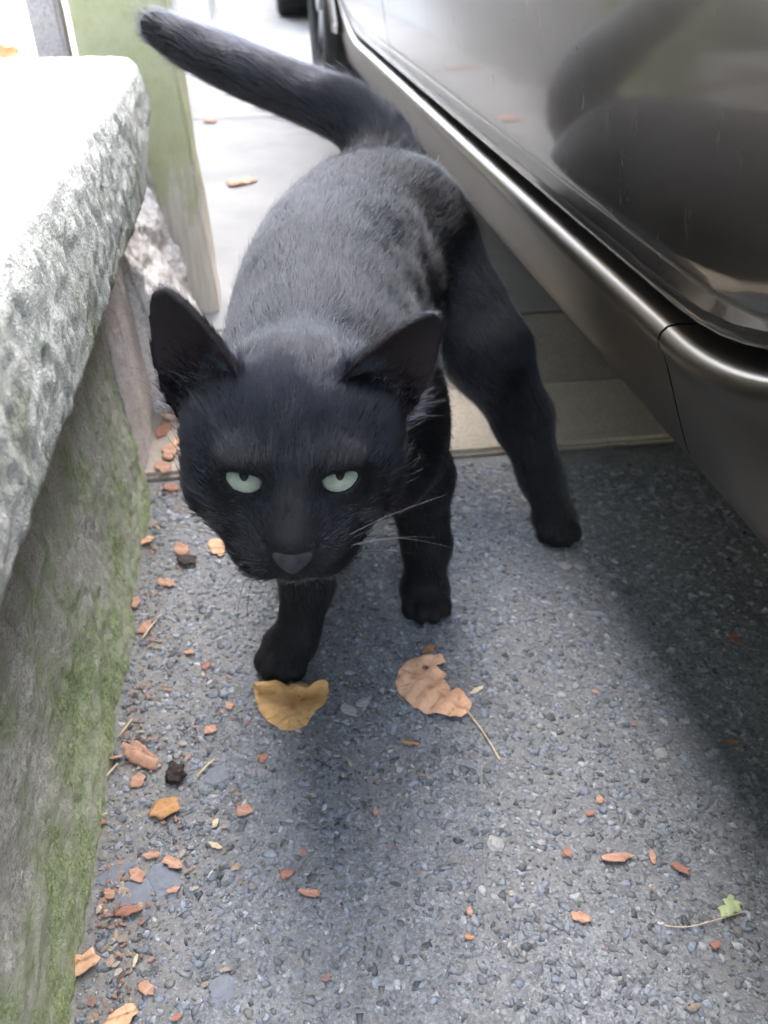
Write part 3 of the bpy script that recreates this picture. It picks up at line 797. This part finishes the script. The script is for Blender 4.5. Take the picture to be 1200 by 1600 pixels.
# nose leather
bm = bmesh.new(); bmesh.ops.create_icosphere(bm, subdivisions=4, radius=1)
for v in bm.verts:
    x, y, z = v.co
    wdt = 9.0*(.50+.50*math.sin(.5*math.pi*min(1, max(0, (y+1)/1.5))))
    d = 0
    for s in (-1, 1): d += 1.3*math.exp(-(((x*wdt-s*3.4)/1.5)**2+((y*7.4+2.6)/1.6)**2))
    v.co = Vector((x*wdt, y*7.4, z*5.4-(d if z > 0 else 0)-1.6*max(0, y)**2*0))
def head_mat(r, u, f):
    return Matrix.Translation(H(r,u,f)-Vector(CO)) @ Matrix((HR, HU, HF)).transposed().to_4x4() @ Matrix.Scale(.001, 4)
M_nose = mat_plain_noise('nose_leather', (.026,.026,.028), (.042,.042,.045), 2200, .5, .7)
nose = bm_obj('nose', bm, M_nose, cat, smooth=True); nose.matrix_local = head_mat(0,-9.2,54.0) @ Matrix.Rotation(rad(-40), 4, 'X')

def tube(name, pts, r0_, r1_, mat, parent=None, seg=6, off=None, n=14):
    pts = [Vector(p) for p in pts]
    def cr(t):
        k = min(int(t*(len(pts)-1)), len(pts)-2); u = t*(len(pts)-1)-k
        p0, p1, p2, p3 = pts[max(k-1,0)], pts[k], pts[k+1], pts[min(k+2, len(pts)-1)]
        return .5*((2*p1)+(p2-p0)*u+(2*p0-5*p1+4*p2-p3)*u*u+(3*p1-p0-3*p2+p3)*u**3)
    V = []; F = []
    for j in range(n+1):
        t = j/n; p = cr(t); d = (cr(min(1,t+.01))-cr(max(0,t-.01))).normalized()
        a = d.cross(Vector((0,0,1)) if abs(d.z) < .9 else Vector((1,0,0))).normalized(); b = d.cross(a); r = r0_+(r1_-r0_)*t
        for i in range(seg):
            q = p+(a*math.cos(6.2832*i/seg)+b*math.sin(6.2832*i/seg))*r
            V.append(q-Vector(off) if off is not None else q)
    for j in range(n):
        for i in range(seg): F.append((j*seg+i, j*seg+(i+1) % seg, (j+1)*seg+(i+1) % seg, (j+1)*seg+i))
    F.append(tuple(range(seg))[::-1]); F.append(tuple(n*seg+i for i in range(seg)))
    return mesh_obj(name, V, F, mat, parent, smooth=True)
M_whisk = Mat('white_whisker', (.75,.74,.72), .35).m; M_whiskg = Mat('grey_hair', (.16,.155,.155), .4).m; M_whiskd = Mat('dark_whisker', (.02,.02,.02), .4).m
rw = random.Random(3)
for s, rows in ((1, [((16,-15,46),(42,-12,42),(74,-30,32),M_whiskg),((14,-17,46),(34,-20,42),(56,-32,32),M_whiskd),((13,-19,46),(24,-30,44),(34,-48,40),M_whiskd),((16,-16,45),(42,-18,36),(64,-34,20),M_whiskg),((15,-13,45),(38,-4,38),(66,-2,26),M_whiskg),((14,-14,44),(34,-10,38),(56,-12,18),M_whiskd)]),
                (-1, [((-14,-16,46),(-26,-32,44),(-38,-58,38),M_whiskd),((-13,-18,46),(-22,-36,46),(-27,-66,44),M_whiskd),((-12,-19,47),(-19,-36,48),(-22,-64,50),M_whiskd),((-15,-15,44),(-32,-22,40),(-48,-36,30),M_whiskd),((-15,-14,43),(-34,-14,36),(-52,-22,22),M_whiskd)])):
    for a, b, c, m_ in rows: tube('whisker', [H(*a), H(*b), H(*c)], (.00011 if m_ is M_whisk else .00013), .00004, m_, cat, 5, CO)
# long pale hairs inside the ears
for base, tip, e1, e2, n_, L_ in EARS:
    for k in range(34):
        b = rw.uniform(-.010,.014); p = base+e1*rw.uniform(.002,.014)+e2*b+n_*(.006+b*b/.024)
        d = e1*rw.uniform(.3,1)+e2*rw.uniform(-.9,.9)+n_*.45; l = rw.uniform(.009,.018)
        tube('ear_hair', [p, p+d*l*.5, p+d*l+np.array((0,0,-.002))], .00006, .00002, M_whiskg if k % 3 == 0 else M_whiskd, cat, 4, CO, 6)

# ------------------------------------------------------------------ fallen leaves and small litter
def mat_leaf(name, c1, c2, vein):
    m = Mat(name, rough=.75); v = m.coord()
    c = m.mix(m.grey(m.noise(v, 90, 6, .7), .3, .7), c1, c2)
    c = m.mix(m.math('MULTIPLY', m.grey(m.noise(v, 45, 5, .7, .6), .45, .62), .5), c, tuple(min(1, x*1.35) for x in c1))
    c = m.mix(m.math('MULTIPLY', m.attr('vein', 'Fac'), .85), c, vein)
    c = m.mix(m.math('MULTIPLY', m.grey(m.noise(v, 330, 4, .6), .62, .72), .6), c, tuple(x*.35 for x in c2))
    m.color(c); m.bump(m.noise(v, 500, 5), .4, .0006)
    m.b.inputs['Specular IOR Level'].default_value = .25; return m.m
M_tan = mat_leaf('tan_leaf', (.52,.33,.135), (.44,.24,.095), (.30,.15,.055))
M_peach = mat_leaf('peach_leaf', (.68,.415,.255), (.56,.305,.175), (.36,.17,.09))
M_orange = mat_leaf('orange_leaf', (.47,.265,.175), (.36,.18,.115), (.5,.32,.22))
M_ochre = mat_leaf('ochre_leaf', (.46,.25,.11), (.38,.18,.07), (.5,.3,.15))
M_cream = mat_leaf('cream_flake', (.58,.47,.31), (.48,.36,.22), (.6,.5,.35))
M_rust = mat_leaf('rust_leaf', (.34,.165,.11), (.26,.12,.08), (.38,.2,.13))
M_brown = mat_leaf('brown_bark', (.045,.032,.026), (.025,.018,.015), (.06,.04,.03))
M_green = mat_leaf('pale_green_leaf', (.42,.46,.24), (.32,.38,.17), (.5,.52,.32))
M_chip = mat_plain_noise('white_stone', (.36,.35,.32), (.25,.245,.23), 300, .8)

def outline_leaf(name, poly, mat, zfn, veins, hole=None, thick=.00035, loc=None):
    """a thin leaf filled inside a traced outline, lifted by zfn; veins: segments ((x,y),(x,y),width)"""
    poly = np.array(poly); c = poly.mean(0)
    bm = bmesh.new(); n = len(poly)
    # closed smooth outline
    pts = []
    for i in range(n):
        a, b = poly[i], poly[(i+1) % n]
        for k in range(3): pts.append(a+(b-a)*k/3+rng.normal(0, .00022, 2))
    vs = [bm.verts.new((p[0]-c[0], p[1]-c[1], 0)) for p in pts]
    bm.faces.new(vs)
    bmesh.ops.triangulate(bm, faces=bm.faces[:])
    for k in range(3):
        bmesh.ops.subdivide_edges(bm, edges=[e for e in bm.edges if e.calc_length() > .0016], cuts=1)
        bmesh.ops.triangulate(bm, faces=[f for f in bm.faces if len(f.verts) > 3])
    bmesh.ops.beautify_fill(bm, faces=bm.faces[:], edges=bm.edges[:])
    if hole is not None:
        hx, hy, hr = hole[0]-c[0], hole[1]-c[1], hole[2]
        bmesh.ops.delete(bm, geom=[f for f in bm.faces if (f.calc_center_median()-Vector((hx,hy,0))).length < hr], context='FACES')
    bm.verts.ensure_lookup_table()
    XY = np.array([(v.co.x+c[0], v.co.y+c[1], 0) for v in bm.verts])
    vein = np.zeros(len(XY))
    for a, b, wv in veins:
        a, b = np.array(a), np.array(b); ab = b-a; t = np.clip(((XY[:,:2]-a)@ab)/(ab@ab), 0, 1)
        d = np.linalg.norm(XY[:,:2]-(a+t[:,None]*ab), axis=1); vein = np.maximum(vein, np.exp(-(d/(wv*(1-.6*t)))**2))
    nz = fbm(XY, 140, 3, 5)
    for v, p, q, w_ in zip(bm.verts, XY, nz, vein):
        z = zfn(p[0], p[1])
        if isinstance(z, tuple): v.co.x, v.co.y, z = z[0]-c[0], z[1]-c[1], z[2]
        v.co.z = z+.0006*q-.0006*w_
    o = bm_obj(name, bm, mat, smooth=True, loc=(c[0], c[1], 0))
    at = o.data.attributes.new('vein', 'FLOAT', 'POINT'); at.data.foreach_set('value', vein.astype(np.float32))
    md = o.modifiers.new('thickness', 'SOLIDIFY'); md.thickness = thick; md.offset = 0
    return o
tan = [(-.0878,.3888),(-.0843,.3993),(-.0769,.4005),(-.07,.397),(-.0649,.3981),(-.0574,.3923),(-.0524,.3958),(-.0456,.3917),(-.0378,.3923),(-.037,.3859),(-.0389,.3747),(-.046,.3665),(-.0496,.3585),(-.0566,.3538),(-.0657,.3549),(-.0745,.3601),(-.0819,.3692),(-.0852,.3786)]
tan = [(x, y if y < .380 else .380+(y-.380)*1.0+.006*math.sin((x+.088)/.051*math.pi)) for x, y in tan]
def tan_z(x, y):                                                # flat blade whose far edge curls up and rolls over
    side = (x+.062)/.026; y0 = .3835+.0014*math.sin((x+.088)*260); rho = .0048+.0010*math.sin((x+.05)*210)
    z = .0016+.0016*side**2*max(0, (y-.353)/.03)+.0009*math.cos((y-.37)*160)
    if y > y0:
        ph = (y-y0)/rho; yy, dz = (y0+rho*math.sin(ph), rho*(1-math.cos(ph))) if ph < 2.5 else (y0+rho*math.sin(2.5)-(ph-2.5)*rho*.8, rho*(1-math.cos(2.5)))
        return (x, yy+.0005, z+dz+.0012*math.sin(x*420))
    return (x, y+.0005, z)
root = (-.060,.392)
tv = [(root,(-.0615,.354),.0009)]+[((-.060,.382-.005*k),(-.062+sx*(.023-.003*k),.374-.007*k),.0006) for k in range(4) for sx in (-1,1)]
o = outline_leaf('fallen_leaf', tan, M_tan, tan_z, tv)
tag(o, 'curled tan leaf touching the toes of the cat\'s front paw', 'leaf')
peach = [(.0078,.3934),(.0097,.4041),(.0152,.4114),(.0225,.4163),(.0325,.4195),(.0406,.4182),(.0429,.4114),(.0356,.4089),(.0432,.4029),(.0403,.3981),(.0435,.3934),(.0449,.3876),(.0485,.3899),(.0527,.3876),(.0556,.382),(.058,.3752),(.0554,.3687),(.049,.3622),(.0433,.3633),(.035,.3644),(.0268,.3671),(.0203,.373),(.0145,.3786),(.0103,.3854)]
pv = [((.0556,.370),(.014,.404),.0009)]+[((.048-.009*k,.376+.0075*k),(.050-.010*k+.006*sx-.003,.376+.0075*k+sx*.013),.0005) for k in range(4) for sx in (-1,1)]
leaf2 = empty('fallen_leaf', (.032,.39,0)); tag(leaf2, 'flat torn peach-orange leaf with a long pale stem lying on the asphalt', 'leaf')
bl = outline_leaf('blade', peach, M_peach, lambda x, y: .0030+.0014*math.sin(x*170+y*90)+.0009*math.sin(x*420-y*310)+.0022*max(0,(y-.402)/.015)+.0016*max(0,(.372-y)/.01), pv, (.0289,.4089,.0021))
bl.parent = leaf2; bl.location = bl.location-Vector((.032,.39,0))
st = tube('stem', [(.0535,.3705,.003),(.0634,.3518,.0022),(.0716,.3308,.0014)], .00055, .0007, M_cream, leaf2, 6, (.032,.39,0))

def flake(name, x, y, w_, h_, rot, mat, seed, curl=.25, z=.0012, label=None, cat='leaf fragment', group=None, rot_z_world=0):
    r = random.Random(seed); nseg, nr = 18, 4
    V = [(0,0,0)]; F = []
    p1, p2, p3 = r.uniform(0,6.3), r.uniform(0,6.3), r.uniform(0,6.3)
    prof = [.95+.20*math.sin(6.2832*i/nseg+p1)+.16*math.sin(2*6.2832*i/nseg+p2)+.13*math.sin(5*6.2832*i/nseg+p3)+.10*r.uniform(-1,1) for i in range(nseg)]
    cx_, cy_ = r.uniform(-1,1), r.uniform(-1,1)
    for j in range(1, nr+1):
        for i in range(nseg):
            a = 6.2832*i/nseg; k = j/nr*prof[i]
            X, Y = .5*w_*k*math.cos(a), .5*h_*k*math.sin(a)
            zz = curl*w_*(.35*(cx_*X/w_+cy_*Y/h_)+.9*(k*k*.25)*math.cos(a+seed))+.05*w_*r.uniform(-1,1)
            V.append((X, Y, zz))
    for i in range(nseg): F.append((0, 1+i, 1+(i+1) % nseg))
    for j in range(nr-1):
        for i in range(nseg): F.append((1+j*nseg+i, 1+(j+1)*nseg+i, 1+(j+1)*nseg+(i+1) % nseg, 1+j*nseg+(i+1) % nseg))
    mz = min(v[2] for v in V); V = [(a, b, c-mz) for a, b, c in V]
    o = mesh_obj(name, V, F, mat, smooth=True, rot=rad(rot), loc=(x, y, z))
    at = o.data.attributes.new('vein', 'FLOAT', 'POINT'); at.data.foreach_set('value', [1.0 if abs(v[1]) < .06*h_ else 0.0 for v in V])
    md = o.modifiers.new('thickness', 'SOLIDIFY'); md.thickness = .0003; md.offset = 0
    tag(o, label, cat, group); return o
O, Oc, P_, R_, Cr = M_orange, M_ochre, M_peach, M_rust, M_cream
FL = [
 (-.1509,.3333,.0300,.0105,-22,O,'long rust-orange leaf strip beside the dark clod near the wall'),
 (-.1700,.3299,.0190,.0050,12,O,'thin orange leaf sliver left of the long rust-orange strip'),
 (-.148,.3162,.0098,.0085,0,O,'small triangular orange leaf piece just below the long orange strip'),
 (-.1261,.2954,.0210,.0130,28,Oc,'folded ochre leaf piece below the dark clod'),
 (-.0812,.2941,.0100,.0080,-20,O,'square orange leaf piece right of the folded ochre piece'),
 (-.0741,.3323,.0052,.0080,0,R_,'small rust-coloured leaf crumb below the curled tan leaf'),
 (-.1285,.2668,.0090,.0050,10,O,'upper orange piece in the ring of fragments near the wall foot'),
 (-.1167,.2614,.0110,.0080,-25,O,'bright orange piece on the right of the ring of fragments'),
 (-.1343,.2554,.0085,.0095,50,O,'orange piece on the left of the ring of fragments'),
 (-.1323,.2349,.0140,.0068,15,R_,'crumbled rust-red piece below the ring of fragments'),
 (-.1129,.2462,.0065,.0045,20,O,'pale orange chip right of the two flat blue stones'),
 (-.1460,.2444,.0070,.0060,0,O,'orange chip against the wall left of the flat blue stones'),
 (-.1630,.2882,.0052,.0055,0,R_,'small rust chip touching the wall foot'),
 (-.1493,.2077,.0150,.0120,20,P_,'ragged peach leaf piece with a hollow, lowest along the wall'),
 (-.1224,.1835,.0165,.0100,20,P_,'broad orange leaf piece cut by the bottom edge of the picture'),
 (-.1141,.1956,.0062,.0090,50,O,'narrow orange piece just above the broad bottom-edge piece'),
 (-.0981,.1829,.0050,.0036,0,R_,'tiny rust piece right of the broad bottom-edge piece'),
 (-.0528,.2546,.0066,.0068,0,R_,'dark orange curled piece on open asphalt below the tan leaf'),
 (-.0399,.2448,.0112,.0055,0,O,'torn orange piece lower right of the dark orange curled piece'),
 (-.1108,.3544,.0076,.0080,-40,O,'small orange piece left of the curled tan leaf'),
 (-.1025,.3752,.0058,.0070,0,O,'orange crumb between the wall and the curled tan leaf'),
 (-.1368,.5434,.0150,.0190,0,P_,'bright peach leaf piece beside the cat\'s cheek'),
 (-.1586,.5273,.0170,.0170,-30,M_brown,'dark brown curled leaf piece left of the cat\'s cheek'),
 (-.1683,.5417,.0140,.0120,-10,O,'pale orange piece behind the dark brown curled leaf'),
 (-.1990,.5566,.0130,.0125,0,P_,'dusty pink leaf scrap at the wall foot left of the cat'),
 (-.1697,.4991,.0165,.0085,-30,O,'long orange scrap below the dark brown curled leaf'),
 (-.1900,.4765,.0086,.0125,0,O,'orange scrap at the foot of the greenest patch of moss'),
 (-.1753,.4503,.0086,.0130,-40,O,'slanting orange scrap near a straw at the wall foot'),
 (-.1373,.4239,.0085,.0050,0,O,'thin orange scrap left of the cat\'s lowered front leg'),
 (-.1242,.4114,.0064,.0070,0,R_,'rust scrap just left of the cat\'s front paw'),
 (-.2260,.7886,.0200,.0450,15,O,'orange leaf standing highest in the wall corner behind the cat\'s ear'),
 (-.2230,.7311,.0160,.0280,0,R_,'rust leaf in the middle of the pile by the wall'),
 (-.2090,.6912,.0180,.0300,0,O,'orange leaf lowest in the pile by the wall next to the cat\'s cheek'),
 (-.2140,.7620,.0220,.0340,40,Oc,'ochre leaf leaning on the orange leaf in the wall corner'),
 (-.1990,.7150,.0240,.0260,-20,P_,'pale peach leaf at the right of the pile by the wall'),
 (-.2060,.6620,.0170,.0190,10,O,'small orange leaf in front of the pile by the wall'),
 (-.1960,.6350,.0150,.0150,-35,R_,'rust scrap nearest the viewer of the pile by the wall'),
 (.0329,.4284,.0074,.0100,-60,Oc,'tan chip just above the torn peach leaf'),
 (.0631,.3882,.0096,.0038,30,Cr,'cream chip right of the torn peach leaf'),
 (.0173,.3431,.0130,.0038,-10,Oc,'slim tan chip below the torn peach leaf'),
 (.1266,.3027,.0048,.0052,0,O,'orange flake highest of the small pieces at right'),
 (.1194,.2937,.0048,.0045,0,R_,'rust flake just below the highest orange flake at right'),
 (.1017,.2676,.0048,.0060,0,R_,'small curled brown-orange flake left of the mossy brown cluster'),
 (.1303,.2652,.0175,.0070,5,O,'crumbled orange and dark green leaf cluster on the right'),
 (.1486,.2649,.0040,.0075,0,O,'upright orange flake right of the crumbled cluster'),
 (.1609,.2584,.0115,.0050,-30,R_,'flat dull orange flake farthest right of the crumbled cluster'),
 (.1013,.2308,.0095,.0068,-20,O,'bright orange piece left of the pale green sprig'),
 (.0448,.2342,.0026,.0058,0,O,'thin upright orange sliver near the bottom middle'),
 (.0434,.2211,.0054,.0026,0,Oc,'thin flat tan sliver near the bottom middle'),
 (.1677,.2172,.0060,.0046,0,R_,'rust flake below the pale green sprig'),
 (.2531,.4395,.0075,.0085,0,R_,'rust leaf scrap lying in the shade under the car'),
 (.2194,.3441,.0068,.0045,0,Oc,'tan scrap at the edge of the car\'s shade'),
 (.1414,.3871,.0046,.0040,-30,O,'orange speck right of the torn peach leaf\'s stem'),
 (-.287,1.7665,.0560,.0700,-20,O,'dry orange leaf on the pale pavement beside the cat\'s back'),
 (-.4728,2.4416,.0450,.0600,0,R_,'small rust leaf far back on the pale pavement under the tail'),
 (-.0048,.2937,.0036,.0038,0,O,'single orange speck in the middle of the asphalt'),
 (-.0939,.2719,.0082,.0036,-25,Cr,'cream flake right of the ring of fragments'),
 (-.0968,.2873,.0034,.0072,0,Cr,'upright cream sliver right of the folded ochre piece'),
 (-.1235,.2086,.0022,.0062,0,Cr,'thin cream sliver right of the ragged peach piece'),
]
for i, (x, y, w_, h_, r_, m_, lb) in enumerate(FL):
    z = .0012 if y < .655 else .0065 if y < .80 else .0015
    flake('leaf_fragment', x, y, w_, h_, r_, m_, 11+i*3, .3, z, lb, 'leaf fragment' if y < 1 else 'leaf')
flake('fallen_leaf', -.4550, 1.10, .075, .035, 14, M_ochre, 5, .5, .287, 'dry ochre leaf on the pale terrace behind the coping slab', 'leaf')

# mossy tuft on the crumbled cluster, sprig, clod, chips, straws
def lump(name, x, y, z, rx, ry, rz, mat, seed, label, cat, amp=.25):
    bm = bmesh.new(); bmesh.ops.create_icosphere(bm, subdivisions=3, radius=1)
    V = np.array([v.co[:] for v in bm.verts]); h = 1+amp*fbm(V, 1.7, 3, seed)
    for v, k in zip(bm.verts, h): v.co = Vector((v.co.x*k*rx, v.co.y*k*ry, v.co.z*k*rz))
    o = bm_obj(name, bm, mat, smooth=False, loc=(x, y, z), rot=seed); tag(o, label, cat); return o
lump('clod', -.1262, .3195, .004, .0058, .0066, .0048, M_brown, 3, 'dark brown clod at the end of the long orange strip', 'clod', .4)
for x, y, a, b, lb in ((.0727,.6028,.0042,.0046,'white stone chip beside the cat\'s far hind leg'),(.146,.524,.0042,.0056,'pale stone chip in front of the cat\'s hind paw'),(.1002,.3575,.0020,.0020,'tiny white chip right of the peach leaf\'s stem'),(.1725,.3367,.0042,.0038,'pale grey chip at the edge of the car\'s shade'),(.0629,.2739,.0052,.0044,'square pale grey chip in the middle of the asphalt'),(-.0232,.373,.0062,.0040,'larger pale flat chip right of the curled tan leaf'),(-.0136,.3786,.0046,.0036,'smaller pale flat chip right of the curled tan leaf')):
    lump('stone_chip', x, y, .0006, a, b, .0016, M_chip, int(x*1e4) % 97+2, lb, 'stone chip', .3)
M_blue = mat_plain_noise('blue_stone', (.19,.20,.225), (.14,.15,.17), 200, .7)
for x, y, a, b, lb in ((-.1455,.2560,.0085,.0080,'flat blue-grey stone at the wall foot left of the ring of fragments'),(-.1330,.2450,.0095,.0085,'flat blue-grey stone under the ring of fragments'),(-.1185,.2520,.0085,.0110,'tall blue-grey stone inside the ring of fragments'),(-.0790,.1960,.0068,.0070,'blue-grey stone near the bottom left of the asphalt'),(-.1010,.3200,.0070,.0066,'blue-grey stone right of the dark clod')):
    lump('paving_stone', x, y, .0002, a, b, .0013, M_blue, int(abs(x)*1e4) % 89+1, lb, 'stone', .3)
sp = empty('leaf_sprig', (.168,.231,0)); tag(sp, 'pale green leaflet on a thin curved stem at lower right', 'sprig')
tube('stem', [(.1442,.2271,.0012),(.1548,.2261,.0016),(.1688,.2288,.002),(.1884,.2346,.0014)], .0004, .0003, M_cream, sp, 6, (.168,.231,0))
o = outline_leaf('leaflet', [(.1744,.2308),(.1752,.2340),(.1745,.2362),(.1782,.2372),(.1778,.2398),(.1812,.2412),(.1836,.2444),(.1858,.2436),(.1850,.2408),(.1880,.2392),(.1862,.2364),(.1868,.2340),(.1830,.2334),(.1795,.2311)], M_green, lambda x, y: .002+.0012*math.sin(x*500), [((.1775,.2315),(.184,.243),.0005)])
o.parent = sp; o.location -= Vector((.168,.231,0))
for pts, lb in (([(-.172,.282,.002),(-.160,.2925,.003)],'straw lying beside the wall foot above the ring of fragments'),([(-.171,.312,.002),(-.163,.327,.003)],'straw leaning below the long orange strip'),([(-.168,.349,.002),(-.163,.362,.003)],'straw at the wall foot above the long orange strip'),([(-.175,.437,.002),(-.167,.462,.003)],'straw near the slanting orange scrap'),([(-.1135,.318,.002),(-.1075,.3285,.003),(-.105,.331,.002)],'thin bent pale stem right of the dark clod')):
    a, b = pts[0], pts[-1]; mid = tuple((p+q)/2+.0008 for p, q in zip(a, b))
    c = ((a[0]+b[0])/2, (a[1]+b[1])/2, 0)
    o = tube('straw', [a, mid, b], .00075, .0006, M_cream, None, 5, c, 6); o.location = c; tag(o, lb, 'straw')

# uncountable crumbs along the wall foot
def crumbs():
    n = 1900; r = np.random.default_rng(21); V = []; F = []; tint = []
    pal = np.array([(.36,.20,.135),(.40,.28,.19),(.26,.14,.10),(.46,.39,.30),(.06,.045,.035),(.35,.25,.17)])
    for k in range(n):
        t = r.uniform(.12,.66); d = r.exponential(.016 if k % 4 else .07)
        if k % 9 == 0: d = r.uniform(0,.33)
        p = street(-.118+d+.004, t)
        if vnoise(np.array([[p.x, p.y, 0]]), 55, 3)[0] < r.uniform(-.15,.5): continue
        w_ = r.uniform(.0005,.0017)*(1+.5*(r.random() < .1)); a = r.random()*6.28; l = w_*r.uniform(.8,2.2)
        b0 = len(V); m = 5
        for i in range(m):
            q = 6.28*i/m; x, y = w_*math.cos(q)*r.uniform(.6,1.2), l*math.sin(q)*r.uniform(.6,1.2)
            V.append((p.x+x*math.cos(a)-y*math.sin(a), p.y+x*math.sin(a)+y*math.cos(a), .0008+r.random()*.0010))
        V.append((p.x, p.y, .0014+r.random()*.0006))
        for i in range(m): F.append((b0+i, b0+(i+1) % m, b0+m))
        c = pal[r.choice(6, p=[.3,.2,.15,.15,.1,.1])]*r.uniform(.75,1.2); tint += [(*c, 1)]*(m+1)
    o = mesh_obj('leaf_crumbs', V, F, M_agg); at = o.data.attributes.new('tint', 'FLOAT_COLOR', 'POINT')
    at.data.foreach_set('color', np.array(tint, np.float32).ravel())
    tag(o, 'orange and brown leaf crumbs strewn along the wall foot', 'litter', kind='stuff')
crumbs()
